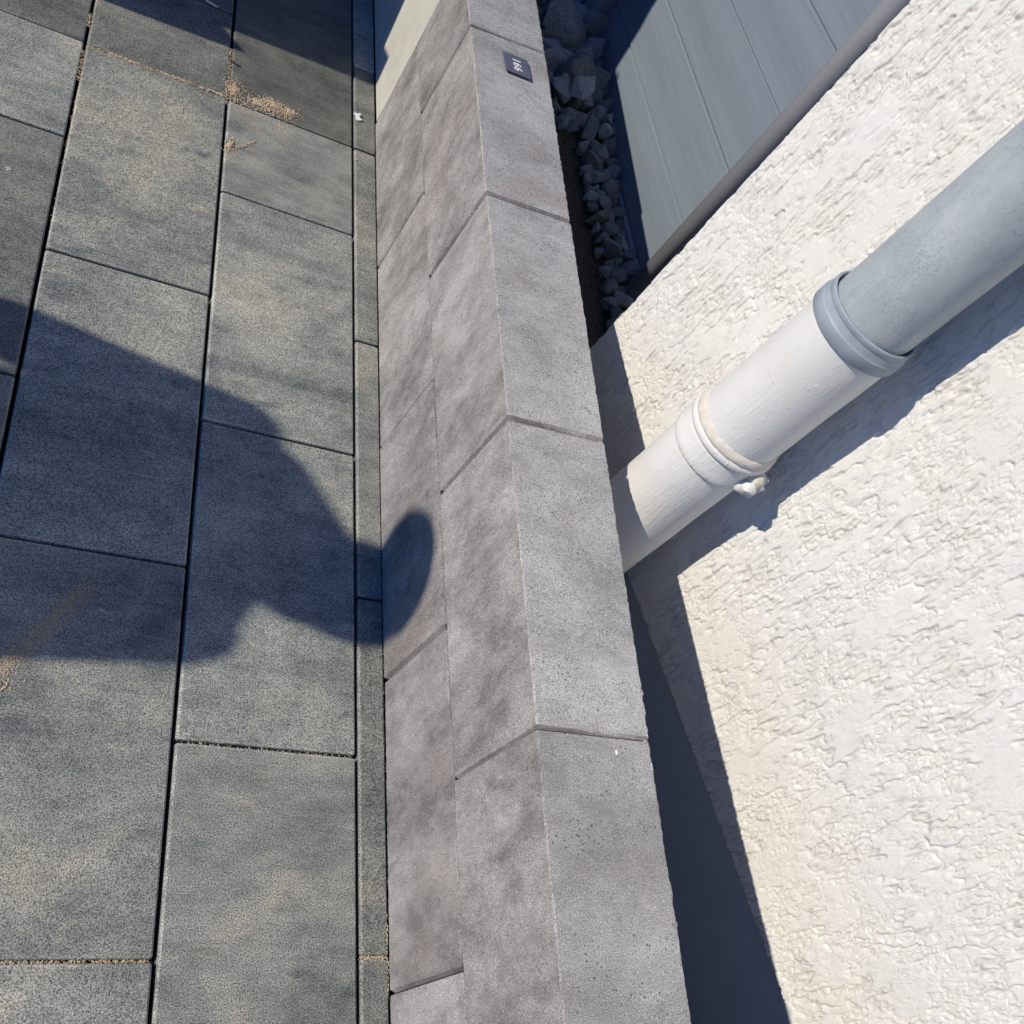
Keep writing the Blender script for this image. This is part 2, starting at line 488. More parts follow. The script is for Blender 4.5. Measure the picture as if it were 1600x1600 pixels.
rowD = [-1.72, -1.11, -0.500, 0.110, 0.7165, 1.322, 1.625, 2.23, 2.84, 3.45, 4.06]
# brightness / warmth of slabs that stand out in the photograph, by (column, row)
tone = {(1, 1): (.55, .6), (1, 2): (.55, .9), (1, 3): (.62, .5), (1, 4): (.63, .5), (1, 5): (.54, .35), (1, 6): (.02, .05), (1, 7): (.05, .1),
        (2, 1): (.52, .8), (2, 2): (.52, .7), (2, 3): (.55, .3), (2, 4): (.52, .75), (2, 5): (.24, .35), (2, 6): (.15, .2),
        (3, 3): (.3, .2), (3, 4): (.28, .25), (3, 5): (.62, .4), (3, 6): (.16, .1),
        (0, 2): (.30, .6), (0, 3): (.45, .7), (0, 4): (.38, .4), (0, 5): (.2, .4), (0, 1): (.30, .7)}
pave_xy = {}
for c in range(0, 13):
    rows = rowA if c == 0 else (rowB if c == 1 else (rowC if c % 2 == 0 else rowD))
    for r in range(len(rows) - 1):
        y0, y1 = rows[r], rows[r + 1]
        q = [(xl[c + 1](y0), y0), (xl[c](y0), y0), (xl[c](y1), y1), (xl[c + 1](y1), y1)]
        cc, vs, fs = paver_mesh(q, 0.0066 if c else 0.0052, 0.0048)
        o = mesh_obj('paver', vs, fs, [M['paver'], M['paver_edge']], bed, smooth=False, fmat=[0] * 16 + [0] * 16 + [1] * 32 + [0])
        o.location = (cc.x, cc.y, rnd.uniform(-0.0008, 0.0008))
        o.rotation_euler = (rnd.uniform(-.0016, .0016), rnd.uniform(-.003, .003) if c else 0, 0)
        t = tone.get((c, r))
        seed_color(o, *(t if t else (rnd.uniform(.25, .6), rnd.uniform(.2, .8))))

# ------------------------------------------------------------------ the low block wall
def block_mesh(w, y0, y1, h, sk0=0.0, sk1=0.0, ch=0.007, rng=None, rings=84):
    """block with origin at its front bottom centre; x 0..w, z 0..h; sk = skew of the end joint over w.
    The near end has a broad chamfer, the far end a fine one; a hidden tongue closes the joint."""
    R = 0.0022
    prof = []
    for i, (x, z) in enumerate([(0, 0), (0, h), (w, h), (w, 0)]):
        sx = 1 if x == 0 else -1; sz = 1 if z == 0 else -1
        if i in (0, 2): prof += [(x + sx * R, z), (x + sx * R * .3, z + sz * R * .3), (x, z + sz * R)]
        else: prof += [(x, z + sz * R), (x + sx * R * .3, z + sz * R * .3), (x + sx * R, z)]
    m = len(prof)
    ym = 0.5 * (y0 + y1)
    L = y1 - y0
    c0, c1 = ch, 0.0009
    ts = [(-0.004, 0.075), (0.0, 0.075), (0.0, 1.05 * c0), (0.85 * c0, 0.0)]
    ts += [(0.85 * c0 + (L - 0.85 * c0 - c1) * (i / rings), 0.0) for i in range(1, rings)]
    ts += [(L - c1, 0.0), (L, c1), (L, 0.075), (L + 0.004, 0.075)]
    vs, fs, fm = [], [], []
    zc, xc = h / 2, w / 2
    for k, (d, ins) in enumerate(ts):
        t = d / L
        for i, (x, z) in enumerate(prof):
            xx, zz = x, z
            if ins:
                if i >= 6: ins_ = ins * .35 if ins < .012 else .0015
                else: ins_ = ins
                xx = xc + (x - xc) * (1 - ins_ / xc); zz = zc + (z - zc) * (1 - (ins_ if 9 <= i else ((ins * .6 if ins < .012 else .0015) if 6 <= i else ins)) / zc)
                xx += rng.gauss(0, .0004); zz += rng.gauss(0, .0004)
            yy = (y0 + sk0 * x / w) * (1 - t) + (y1 + sk1 * x / w) * t
            if not ins:
                if 6 <= i <= 8: xx += rng.gauss(0, .0008) - .0003; zz += min(0, rng.gauss(-.0003, .0007))
                elif 3 <= i <= 5: xx += rng.gauss(0, .00035); zz += min(0, rng.gauss(0, .0005))
                elif i < 3: xx += rng.gauss(0, .0004)
                if k in (3, len(ts) - 4): yy += rng.gauss(0, .0005)
            vs.append((xx, yy - ym, zz))
    for k in range(len(ts) - 1):
        for i in range(m):
            j = (i + 1) % m
            fs.append((k * m + i, k * m + j, (k + 1) * m + j, (k + 1) * m + i))
            body_k = 3 <= k < len(ts) - 4
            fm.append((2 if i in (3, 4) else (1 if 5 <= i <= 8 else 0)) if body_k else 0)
    fs.append(tuple(range(m))); fm.append(0)
    fs.append(tuple((len(ts) - 1) * m + i for i in reversed(range(m)))); fm.append(0)
    fs = [tuple(reversed(f)) for f in fs]
    return ym, vs, fs, fm

wall = empty('block_wall', (0.09, 0.0, 0))
tag(wall, 'low wall of two courses of grey concrete blocks beside the dark paving', 'wall')
WD, H1, H2 = 0.182, 0.2405, 0.481
g = 0.0014
rw = random.Random(3)
topj = [(-2.5, 0), (-2.0, 0), (-1.5, 0), (-1.0, 0.002), (-0.5, 0.0), (0.0, 0.0), (0.497, 0.005), (0.997, 0.008), (1.490, 0.024), (1.742, 0.0)]
lowj = [(-2.255, 0), (-1.755, 0), (-1.256, 0), (-0.756, 0), (-0.256, 0), (0.246, 0.0), (0.745, 0.0), (1.240, 0.0), (1.732, 0.0)]
tonet = {5: (.62, .2), 6: (.60, .25), 7: (.52, 1.0), 8: (.30, .25), 4: (.40, .15)}
for joints, zb, zt, dx in ((lowj, 0.0, H1, -0.0012), (topj, H1 + 0.0020, H2, 0.0008)):
    for i in range(len(joints) - 1):
        (ya, sa), (yb, sb) = joints[i], joints[i + 1]
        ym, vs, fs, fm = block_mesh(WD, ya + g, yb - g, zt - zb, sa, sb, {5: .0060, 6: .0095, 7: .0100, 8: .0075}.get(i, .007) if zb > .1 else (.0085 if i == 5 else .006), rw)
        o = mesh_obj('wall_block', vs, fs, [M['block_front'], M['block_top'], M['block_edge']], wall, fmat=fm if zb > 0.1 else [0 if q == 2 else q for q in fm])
        o.location = (dx + rw.gauss(0, .0006), ym, zb)
        o.rotation_euler = (0, 0, rw.gauss(0, .0012))
        if zb > 0.1 and (i - 0) in tonet: seed_color(o, *tonet[i])
        else: seed_color(o, rw.uniform(.30, .68), rw.uniform(.2, 1.0))

# dark recessed joint filler between the blocks
def filler(y, sk, z0, z1):
    hw = 0.0013
    vs = [(x, y + sk * x / WD + d, z) for z in (z0, z1) for (x, d) in ((0.0045, -hw), (0.176, -hw), (0.176, hw), (0.0045, hw))]
    fs = [(0, 3, 2, 1), (4, 5, 6, 7), (0, 1, 5, 4), (1, 2, 6, 5), (2, 3, 7, 6), (3, 0, 4, 7)]
    o = mesh_obj('joint', vs, fs, M['bedding'], wall)
    o.matrix_parent_inverse = Matrix.Translation(wall.location).inverted()
for joints, z0, z1 in ((lowj, 0.004, H1 - 0.004), (topj, H1 + 0.006, H2 - 0.0045)):
    for (ya, sa) in joints[1:-1]: filler(ya, sa, z0, z1)
vs = [(x, y, z) for z in (H1 + 0.0002, H1 + 0.0018) for (x, y) in ((0.0032, -2.2), (0.176, -2.2), (0.176, 1.73), (0.0032, 1.73))]
mesh_obj('bed_joint', vs, [(0, 3, 2, 1), (4, 5, 6, 7), (0, 1, 5, 4), (1, 2, 6, 5), (2, 3, 7, 6), (3, 0, 4, 7)], M['bedding'], wall)

# continuing wall beyond, in beige render
bw = empty('rendered_wall', (0.09, 3.1, 0))
tag(bw, 'low beige rendered wall continuing from the far end of the block wall', 'wall')
me = bevel_box((0.178, 2.8, 0.44), 0.004)
o = link_mesh('wall_body', me, M['beige'], bw); o.location = (0.090, 3.1422, 0.22)
me = bevel_box((0.20, 2.80, 0.035), 0.003)
o = link_mesh('coping', me, M['block_top'], bw); o.location = (0.098, 3.1425, 0.4585); seed_color(o)

# ------------------------------------------------------------------ number plate 166 on the wall top
pl = empty('number_plate', (0.101, 1.419, H2))
tag(pl, 'small dark square plate reading 166 on top of the block wall', 'sign')
o = link_mesh('plate', bevel_box((0.060, 0.060, 0.0022), 0.0006), M['plate'], pl)
o.location = (0.101, 1.419, H2 + 0.0048); o.rotation_euler = (0, 0.0, 0.06)
o = link_mesh('pad', bevel_box((0.052, 0.052, 0.0034), 0.0004), M['bedding'], pl)
o.location = (0.100, 1.420, H2 + 0.0019); o.rotation_euler = (0, 0, 0.06)
fc = bpy.data.curves.new('number', 'FONT')
fc.body = '166'; fc.size = 0.0265; fc.align_x = 'CENTER'; fc.align_y = 'CENTER'; fc.extrude = 0.00015; fc.offset = 0.0005
fo = bpy.data.objects.new('tmp_text', fc); COL.objects.link(fo)
bpy.context.view_layer.update()
dg = bpy.context.evaluated_depsgraph_get()
tm = bpy.data.meshes.new_from_object(fo.evaluated_get(dg))
bpy.data.objects.remove(fo, do_unlink=True)
tm.materials.clear()
o = link_mesh('number', tm, M['letter'], pl)
o.location = (0.101, 1.419, H2 + 0.0062); o.rotation_euler = (0, 0, -math.pi / 2 + 0.06)

# ------------------------------------------------------------------ planting strip behind the wall: soil and stones
def soil_z(x, y):
    t = max(0.0, min(1.0, (y - 0.55) / 0.55))
    return -0.155 + 0.11 * t * t * (3 - 2 * t)
nx, ny = 36, 150
vs, fs = [], []
X, Y = np.meshgrid(np.linspace(0.175, 1.4, nx), np.linspace(-2.6, 4.2, ny))
NZ = fbm(X * 22, Y * 22, 5, 4) * 0.012
for j in range(ny):
    for i in range(nx):
        vs.append((X[j, i], Y[j, i], soil_z(X[j, i], Y[j, i]) + NZ[j, i]))
for j in range(ny - 1):
    for i in range(nx - 1):
        a = j * nx + i
        fs.append((a, a + 1, a + nx + 1, a + nx))
soil = mesh_obj('soil_strip', vs, fs, M['soil'], smooth=True)
tag(soil, kind='structure')

def rock_mesh(seed):
    rr = random.Random(seed)
    bm = bmesh.new()
    for _ in range(15):
        d = Vector((rr.gauss(0, 1), rr.gauss(0, 1), rr.gauss(0, 1))).normalized()
        bm.verts.new(d * rr.uniform(0.72, 1.05))
    res = bmesh.ops.convex_hull(bm, input=list(bm.verts))
    bmesh.ops.delete(bm, geom=[e for e in res['geom_interior'] if isinstance(e, bmesh.types.BMVert)], context='VERTS')
    bmesh.ops.bevel(bm, geom=list(bm.edges), offset=0.035, segments=1, affect='EDGES', clamp_overlap=True)
    me = bpy.data.meshes.new('stone'); bm.to_mesh(me); bm.free()
    me.materials.append(M['rock'])
    return me
rocks = [rock_mesh(100 + i) for i in range(14)]
rk = random.Random(21)
placed = []
def put_rock(x, y, z, size, b=None, stretch=None, rot=None):
    o = bpy.data.objects.new('stone', rk.choice(rocks))
    COL.objects.link(o); o.parent = soil
    s = stretch or (rk.uniform(.8, 1.25), rk.uniform(.8, 1.25), rk.uniform(.6, .95))
    o.scale = (size * s[0], size * s[1], size * s[2])
    o.rotation_euler = rot or (rk.uniform(0, 6.28), rk.uniform(0, 6.28), rk.uniform(0, 6.28))
    o.location = (x, y, z)
    seed_color(o, rk.uniform(.15, .6) if b is None else b)
    placed.append((x, y, size))
# large ones recognisable in the photograph
put_rock(0.690, 2.330, 0.000, 0.105, .12, (1.0, 1.0, .8), (0.4, 0.2, 1.0))
put_rock(0.655, 2.205, 0.050, 0.055, .85, (1.0, .95, .8), (1.0, 0.4, 0.2))
put_rock(0.600, 2.215, 0.010, 0.050, .7, (.7, 1.3, .8), (0.2, 1.4, 0.5))
put_rock(0.665, 2.560, 0.010, 0.095, .55, (1.0, 1.15, .9), (0.9, 0.3, 2.0))
put_rock(0.735, 2.700, -0.010, 0.060, .6)
put_rock(0.700, 2.860, -0.010, 0.085, .4)
put_rock(0.790, 2.930, -0.010, 0.080, .5)
put_rock(0.755, 2.120, 0.000, 0.042, .7)
put_rock(0.700, 2.100, -0.005, 0.040, .35)
put_rock(0.785, 2.190, -0.005, 0.036, .6)
for (x, y, s, b) in ((.735, 2.02, .043, .35), (.770, 1.955, .040, .3), (.700, 1.965, .045, .25), (.745, 1.875, .042, .25), (.715, 1.80, .034, .4),
                     (.765, 1.79, .038, .3), (.755, 1.66, .040, .75), (.715, 1.70, .036, .3), (.790, 1.68, .032, .4), (.765, 1.545, .048, .3),
                     (.715, 1.615, .036, .35), (.720, 1.52, .034, .4), (.770, 1.45, .036, .3), (.715, 1.44, .036, .65), (.745, 1.375, .040, .3)):
    put_rock(x, y, -0.022 + rk.uniform(0, .014), s, b)
tries = 0
while tries < 9000 and len(placed) < 295:
    tries += 1
    y = rk.uniform(1.15, 3.35)
    x = rk.uniform(0.680, 0.80) if y < 2.1 else rk.uniform(0.56, 0.86 if y < 2.6 else 0.98)
    s = rk.uniform(0.024, 0.050) if y < 2.2 else rk.uniform(0.032, 0.068)
    if all((x - a) ** 2 + (y - b) ** 2 > (0.50 * (s + c)) ** 2 for a, b, c in placed):
        put_rock(x, y, -0.040 + s * 0.45, s)

# ------------------------------------------------------------------ slat fence behind the stones
fence = empty('board_fence', (0.785, 2.1, -0.1))
tag(fence, 'blue-grey fence of wide boards standing between the dark stones and the house', 'fence')
slope = -0.0985
def fx(y): return 0.785 + 0.047 * (y - 1.8)
zb = [0.023, 0.208, 0.396, 0.578, 0.762, 0.946, 1.130, 1.314, 1.498]
ang_z = math.atan(-0.047); ang_x = math.atan(slope)
for i, z0 in enumerate(zb):
    hgt = 0.1825
    # section across the board: slight dish and rounded lips (local x = depth, z = height)
    sec = []
    for t in [0, .012, .025, .1, .2, .3, .4, .5, .6, .7, .8, .9, .975, .988, 1]:
        dep = 0.0010 * math.cos((t - 0.28) * 9.0) if 0.02 < t < 0.98 else 0.0045
        sec.append((dep, t * hgt))
    L0, L1 = 1.475, 2.76
    vs, fs = [], []
    for yy in (L0, L1):
        for d_, z_ in sec: vs.append((d_, yy - 2.1, z_))
        vs.append((0.022, yy - 2.1, hgt)); vs.append((0.022, yy - 2.1, 0))
    n = len(sec) + 2
    for k in range(n):
        j = (k + 1) % n
        fs.append((k, j, n + j, n + k))
    fs.append(tuple(reversed(range(n)))); fs.append(tuple(range(n, 2 * n)))
    o = mesh_obj('board', vs, fs, M['board'], fence)
    o.location = (fx(2.1), 2.1, z0 + slope * (2.1 - 1.535))
    o.rotation_euler = Euler((ang_x, 0, ang_z), 'XYZ')
    seed_color(o)
# bottom rail
o = link_mesh('rail', bevel_box((0.034, 1.30, 0.060), 0.004), M['post'], fence)
o.location = (fx(2.1) + 0.008, 2.1, 0.023 + slope * (2.1 - 1.535) - 0.034); o.rotation_euler = (ang_x, 0, ang_z)
vs, fs = lathe([(0.002, -0.20), (0.0295, -0.20), (0.0295, 1.62), (0.026, 1.625), (0.002, 1.626)], 40)
o = mesh_obj('post', vs, fs, M['post'], fence, smooth=True); o.location = (fx(1.5) - 0.012, 1.470, 0)
o = link_mesh('post', bevel_box((0.075, 0.11, 1.75), 0.018, 4), M['post'], fence, smooth=False); o.location = (fx(2.74) - 0.012, 2.755, 0.68)

# ------------------------------------------------------------------ house: stucco wall, plinth
U = Vector((0.2424, -0.9702, 0)); N = Vector((-0.9702, -0.2424, 0)); P0 = Vector((0.3490, 0.9155, 0))
house = empty('house', P0)
tag(house, 'cream house with rough scraped stucco wall and dark plinth', 'house')
def graded(a, b, step, c, n_out, growth):
    xs = list(np.arange(a, b, step))
    d = step
    while xs[-1] < c:
        d *= growth
        xs.append(min(c, xs[-1] + d))
    return np.array(xs)
ss = graded(0.0, 1.46, 0.0015, 4.2, 0, 1.12)
zz = graded(0.150, 1.30, 0.0015, 3.0, 0, 1.12)
SS, ZZ = np.meshgrid(ss, zz)
wx = SS + 0.004 * fbm(SS * 38, ZZ * 38, 31, 2) + 0.06 * ZZ + 0.010 * perlin(SS * 8, ZZ * 4, 99)
wz = ZZ + 0.006 * fbm(SS * 45, ZZ * 45, 41, 2)
n1 = perlin(wx * 50, wz * 9, 51) + 0.26 * perlin(wx * 150, wz * 45, 52)
n2 = perlin(wx * 80, wz * 14, 61) + 0.28 * perlin(wx * 200, wz * 70, 62)
n3 = perlin(wx * 130, wz * 34, 63) + 0.4 * perlin(wx * 260, wz * 130, 64)
m1 = np.clip((perlin(SS * 11, ZZ * 8, 71) + 0.5 * perlin(SS * 44, ZZ * 26, 72) + 0.10) * 5.0, 0, 1)
m2 = np.clip((perlin(SS * 14, ZZ * 9, 81) + 0.5 * perlin(SS * 52, ZZ * 32, 82) + 0.06) * 5.0, 0, 1)
m3 = np.clip((perlin(SS * 12, ZZ * 9, 83) + 0.6 * perlin(SS * 50, ZZ * 36, 84) - 0.02) * 5.0, 0, 1)
g1 = np.clip(1 - np.abs(n1) / 0.11, 0, 1) * m1
g2 = np.clip(1 - np.abs(n2) / 0.13, 0, 1) * m2
g3 = np.clip(1 - np.abs(n3) / 0.17, 0, 1) * m3 * 0.7
gro = np.maximum(np.maximum(g1, g2), g3)
plate_step = 0.0009 * np.tanh(n1 * 26) * m1 + 0.0007 * np.tanh(n2 * 26) * m2
rough = 0.0008 * fbm(SS * 170, ZZ * 100, 91, 3) * np.clip(0.45 + 1.8 * perlin(SS * 13, ZZ * 10, 97), 0.2, 1.3)
hgt = -0.0036 * gro + plate_step + rough + 0.0014 * perlin(SS * 6, ZZ * 5, 95)
fadeo = (SS < 1.6) * (ZZ < 1.45)
hgt = np.where(fadeo, hgt, 0.0)
P = np.zeros(SS.shape + (3,))
for a in range(3): P[..., a] = P0[a] * 0 + U[a] * SS + N[a] * hgt
P[..., 2] += ZZ
nr, nc = SS.shape
vid = np.arange(nr * nc).reshape(nr, nc)
quads = np.stack([vid[:-1, :-1], vid[:-1, 1:], vid[1:, 1:], vid[1:, :-1]], -1).reshape(-1, 4)
quads = quads[:, ::-1]
me = bpy.data.meshes.new('stucco_face')
me.vertices.add(nr * nc); me.vertices.foreach_set('co', P.reshape(-1))
nq = len(quads)
me.loops.add(nq * 4); me.loops.foreach_set('vertex_index', quads.reshape(-1).astype(np.int32))
me.polygons.add(nq)
me.polygons.foreach_set('loop_start', np.arange(0, nq * 4, 4, dtype=np.int32))
me.polygons.foreach_set('use_smooth', np.ones(nq, dtype=bool))
me.update(calc_edges=True)
at = me.attributes.new('groove', 'FLOAT', 'POINT')
at.data.foreach_set('value', np.where(fadeo, gro, 0).reshape(-1).astype(np.float32))
o = link_mesh('stucco_face', me, M['stucco'], house); o.location = P0
# body behind the face (return of the corner, back, top) and plinth
def prism(name, s0, s1, d0, d1, z0, z1, mat, bev=0.0):
    pts = [P0 + U * s - N * d for s, d in ((s0, d0), (s1, d0), (s1, d1), (s0, d1))]
    vs = [(p.x - P0.x, p.y - P0.y, z) for z in (z0, z1) for p in pts]
    fs = [(0, 1, 2, 3), (4, 7, 6, 5), (0, 4, 5, 1), (1, 5, 6, 2), (2, 6, 7, 3), (3, 7, 4, 0)]
    o = mesh_obj(name, vs, fs, mat, house); o.location = P0
    return o
prism('wall_body', 0.0006, 4.19, 0.0045, 2.2, 0.1515, 2.995, M['stucco'])
prism('plinth', 0.010, 4.18, 0.012, 2.19, -0.29, 0.1512, M['plinth'])
prism('eave', -0.25, 4.4, 0.02, 2.4, 3.0, 3.12, M['post'])

# ------------------------------------------------------------------ downpipe
PC = Vector((0.352, 0.492, 0))
pipe = empty('downpipe', PC)
tag(pipe, 'vertical rain downpipe, zinc above and white painted below, on the stucco wall', 'downpipe')
def on_pipe(name, prof, mat, seg=96, wob=0.0, parent=pipe):
    vs, fs = lathe(prof, seg)
    if wob:
        w = random.Random(5)
        vs = [(x * (1 + w.gauss(0, wob)), y * (1 + w.gauss(0, wob)), z + w.gauss(0, wob * .05)) for x, y, z in vs]
    o = mesh_obj(name, vs, fs, mat, parent, smooth=True); o.location = PC
    return o
on_pipe('lower_pipe', [(0.0745, -0.20)] + [(0.0745 + 0.0004 * math.sin(z * 40), z) for z in np.linspace(-0.1, 0.885, 40)], M['white_paint'])
on_pipe('upper_pipe', [(0.0685, z) for z in np.linspace(0.86, 2.98, 30)], M['zinc'])
on_pipe('collar', [(0.0748, 0.8690), (0.0785, 0.8690), (0.0797, 0.8702), (0.0799, 0.8885), (0.0796, 0.8898), (0.0782, 0.8906), (0.0779, 0.8912), (0.0770, 0.8990), (0.0764, 0.9010), (0.0762, 0.9015),
                   (0.0768, 0.9022), (0.0770, 0.9095), (0.0764, 0.9112), (0.0736, 0.9118), (0.0722, 0.9105), (0.0716, 0.9060), (0.0715, 0.880)], M['zinc_collar'])
# clamp
clamp = on_pipe('clamp', [(0.0750, 0.5520), (0.0788, 0.5522), (0.0797, 0.5545), (0.0797, 0.5660), (0.0788, 0.5690), (0.0786, 0.5900), (0.0780, 0.5945), (0.0772, 0.5960), (0.0778, 0.5975),
                          (0.0812, 0.5990), (0.0828, 0.6030), (0.0830, 0.6075), (0.0818, 0.6115), (0.0790, 0.6135), (0.0750, 0.6140)], M['white_paint'], wob=0.0014)
on_pipe('sealant', [(0.0752, 0.6125), (0.0800, 0.6130), (0.0808, 0.6175), (0.0795, 0.6230), (0.0770, 0.6275), (0.0748, 0.6295), (0.0742, 0.6297)], M['putty'], wob=0.006, parent=clamp)
def lump(name, bmf, mat, parent, loc, rot=(0, 0, 0)):
    bm = bmesh.new(); bmf(bm)
    me = bpy.data.meshes.new(name); bm.to_mesh(me); bm.free()
    o = link_mesh(name, me, mat, parent, smooth=True); o.location = loc; o.rotation_euler = rot
    return o
# flange ears and bolt on the right side of the clamp
view = Vector((0.748, 0.664, 0)); side = Vector((0.664, -0.748, 0))         # away from camera, to the right
rotz = math.atan2(side.y, side.x)
ear_c = PC + side * 0.082 - view * 0.012
def ear(bm):
    bmesh.ops.create_cube(bm, size=1.0)
    for v in bm.verts: v.co = Vector((v.co.x * 0.036, v.co.y * 0.0060, v.co.z * 0.040))
    bmesh.ops.bevel(bm, geom=list(bm.edges), offset=0.0018, segments=2, affect='EDGES')
for dv in (-0.010, 0.006):
    lump('ear', ear, M['white_paint'], clamp, ear_c + view * dv + Vector((0, 0, 0.578)), (0.08, 0.25 if dv < 0 else -0.1, rotz))
def bolt(bm):
    bmesh.ops.create_cone(bm, segments=6, radius1=0.0165, radius2=0.0140, depth=0.018, cap_ends=True)
    bmesh.ops.bevel(bm, geom=list(bm.edges), offset=0.0012, segments=2, affect='EDGES')
def blob(bm):
    bmesh.ops.create_icosphere(bm, subdivisions=3, radius=0.0170)
    w = random.Random(9)
    for v in bm.verts: v.co *= 1 + w.gauss(0, .04)
bq = ear_c + side * 0.003 + Vector((0, 0, 0.577))
vrot = view.to_track_quat('Z', 'Y').to_euler()
lump('bolt', bolt, M['white_paint'], clamp, bq - view * 0.021, vrot)
lump('nut', bolt, M['white_paint'], clamp, bq + view * 0.014, vrot)
def shank(bm): bmesh.ops.create_cone(bm, segments=14, radius1=0.0042, radius2=0.0042, depth=0.055, cap_ends=True)
lump('shank', shank, M['white_paint'], clamp, bq - view * 0.004, vrot)
lump('paint_blob', blob, M['putty'], clamp, bq + Vector((0, 0, 0.012)) - view * 0.008 - side * 0.004)
lump('paint_blob', blob, M['white_paint'], clamp, bq - Vector((0, 0, 0.008)) - view * 0.015 - side * 0.014)
# back half loop of the clamp towards the wall
vs, fs = [], []
for i in range(17):
    a = -1.35 + i * (1.15 / 16)
    r0 = 0.0795 + 0.013 * math.sin(math.pi * i / 16)
    d = side * math.cos(a) - view * math.sin(a)
    for r_, z_ in ((r0 - .004, .562), (r0, .562), (r0, .612), (r0 - .004, .612)):
        p = d * r_
        vs.append((p.x, p.y, z_))
for i in range(16):
    for k in range(4):
        j = (k + 1) % 4
        fs.append((i * 4 + k, i * 4 + j, (i + 1) * 4 + j, (i + 1) * 4 + k))
o = mesh_obj('back_strap', vs, fs, M['white_paint'], clamp, smooth=True); o.location = PC
o = link_mesh('wall_bracket', bevel_box((0.06, 0.022, 0.022), 0.003), M['white_paint'], clamp)
o.location = PC - N * 0.088 + Vector((0, 0, 0.58)); o.rotation_euler = (0, 0, math.atan2(-N.y, -N.x))

# ------------------------------------------------------------------ loose sand
def grains(name, spots, mat, label, cat):
    """spots: list of (x, y, z, size)."""
    rg = random.Random(77)
    vs, fs = [], []
    for x, y, z, s in spots:
        b = len(vs)
        for d in ((1, 0, 0), (-1, 0, 0), (0, 1, 0), (0, -1, 0), (0, 0, 1), (0, 0, -1)):
            k = s * rg.uniform(.6, 1.3)
            vs.append((x + d[0] * k, y + d[1] * k, z + d[2] * k * .8))
        for a in ((0, 2, 4), (2, 1, 4), (1, 3, 4), (3, 0, 4), (2, 0, 5), (1, 2, 5), (3, 1, 5), (0, 3, 5)):
            fs.append(tuple(b + q for q in a))
    o = mesh_obj(name, vs, fs, mat, smooth=False)
    tag(o, label, cat, kind='stuff')
    return o
sg = random.Random(5)
sp = []
def heap(cx, cy, rx, ry, n, peak, rot=0.0, smin=.0008, smax=.0024):
    for _ in range(n):
        a = sg.uniform(0, 6.283); r = abs(sg.gauss(0, .48))
        u, v = rx * r * math.cos(a), ry * r * math.sin(a)
        x = cx + u * math.cos(rot) - v * math.sin(rot); y = cy + u * math.sin(rot) + v * math.cos(rot)
        h = max(0, peak * (1 - r * r)) if r < 1 else 0
        sp.append((x, y, 0.0006 + sg.uniform(0, 1) * h, sg.uniform(smin, smax)))
def line(x0, y0, x1, y1, n, w, z=-0.001, smax=.0017):
    for _ in range(n):
        t = sg.random()
        sp.append((x0 + (x1 - x0) * t + sg.gauss(0, w), y0 + (y1 - y0) * t + sg.gauss(0, w), z + sg.uniform(-.002, .002), sg.uniform(.0007, smax)))
heap(-0.262, 1.650, 0.046, 0.030, 900, 0.007, 0.0)
heap(-0.222, 1.648, 0.030, 0.018, 420, 0.006, 0.2)
heap(-0.300, 1.645, 0.025, 0.012, 120, 0.002, 0.0)
heap(-0.355, 1.652, 0.026, 0.050, 520, 0.004, 0.0)
heap(-0.352, 1.465, 0.013, 0.032, 300, 0.004, -0.3)
line(-0.347, 1.452, -0.296, 1.508, 240, 0.0022, 0.001)
heap(-0.285, 1.640, 0.075, 0.030, 420, 0.0016)
heap(-0.315, 1.600, 0.040, 0.060, 260, 0.0006, 0.5, .0005, .0013)
heap(-0.235, 1.590, 0.03, 0.02, 60, 0.0005)
heap(-0.290, 1.545, 0.06, 0.06, 160, 0.0002, 0, .0005, .0010)
line(-0.668, 1.618, -0.372, 1.622, 520, 0.0022, -0.0012)
for q in range(26):
    cx = sg.uniform(-.665, -.375); heap(cx, 1.6175 + .0135 * (cx + .665) + sg.gauss(0, .001), sg.uniform(.004, .016), .004, 26, .0012)
line(-0.667, 1.613, -0.372, 1.617, 170, 0.004, 0.0008)
line(-0.368, 1.60, -0.369, 1.80, 330, 0.0024, -0.001)
line(-0.676, 1.60, -0.671, 1.50, 160, 0.003, -0.001)
line(-0.676, 1.72, -0.674, 1.68, 120, 0.003, 0)
line(-0.667, 1.50, -0.664, 1.05, 200, 0.0022, -0.003)
line(-0.64, -0.2065, -0.36, -0.2055, 620, 0.0014, -0.0060)
line(-0.345, 0.107, -0.06, 0.108, 110, 0.0012, -0.007)
line(-0.002, -0.26, -0.003, -0.14, 150, 0.0010, -0.002)
line(-0.048, -0.2035, -0.004, -0.2035, 200, 0.0012, -0.0022)
line(-0.002, 0.05, -0.002, 1.75, 150, 0.0010, -0.002, .0010)
line(-0.615, 0.180, -0.515, 0.335, 750, 0.0075, 0.0008, .0013)
heap(-0.640, 0.172, 0.05, 0.035, 600, 0.003)
for _ in range(240):
    sp.append((sg.uniform(-0.95, -0.01), sg.uniform(-0.35, 2.2), 0.0008, sg.uniform(.0005, .0013)))
for _ in range(2600):
    u, v = sg.random(), sg.random()
    x = -0.356 + 0.155 * u ** 1.3; y = 1.44 + 0.19 * v
    if (y - 1.44) / 0.19 < 0.25 + 0.75 * (x + 0.356) / 0.155 - 0.12 or sg.random() < .18: 
        if sg.random() < .75: continue
    sp.append((x, y, 0.0003, sg.uniform(.0003, .0007)))
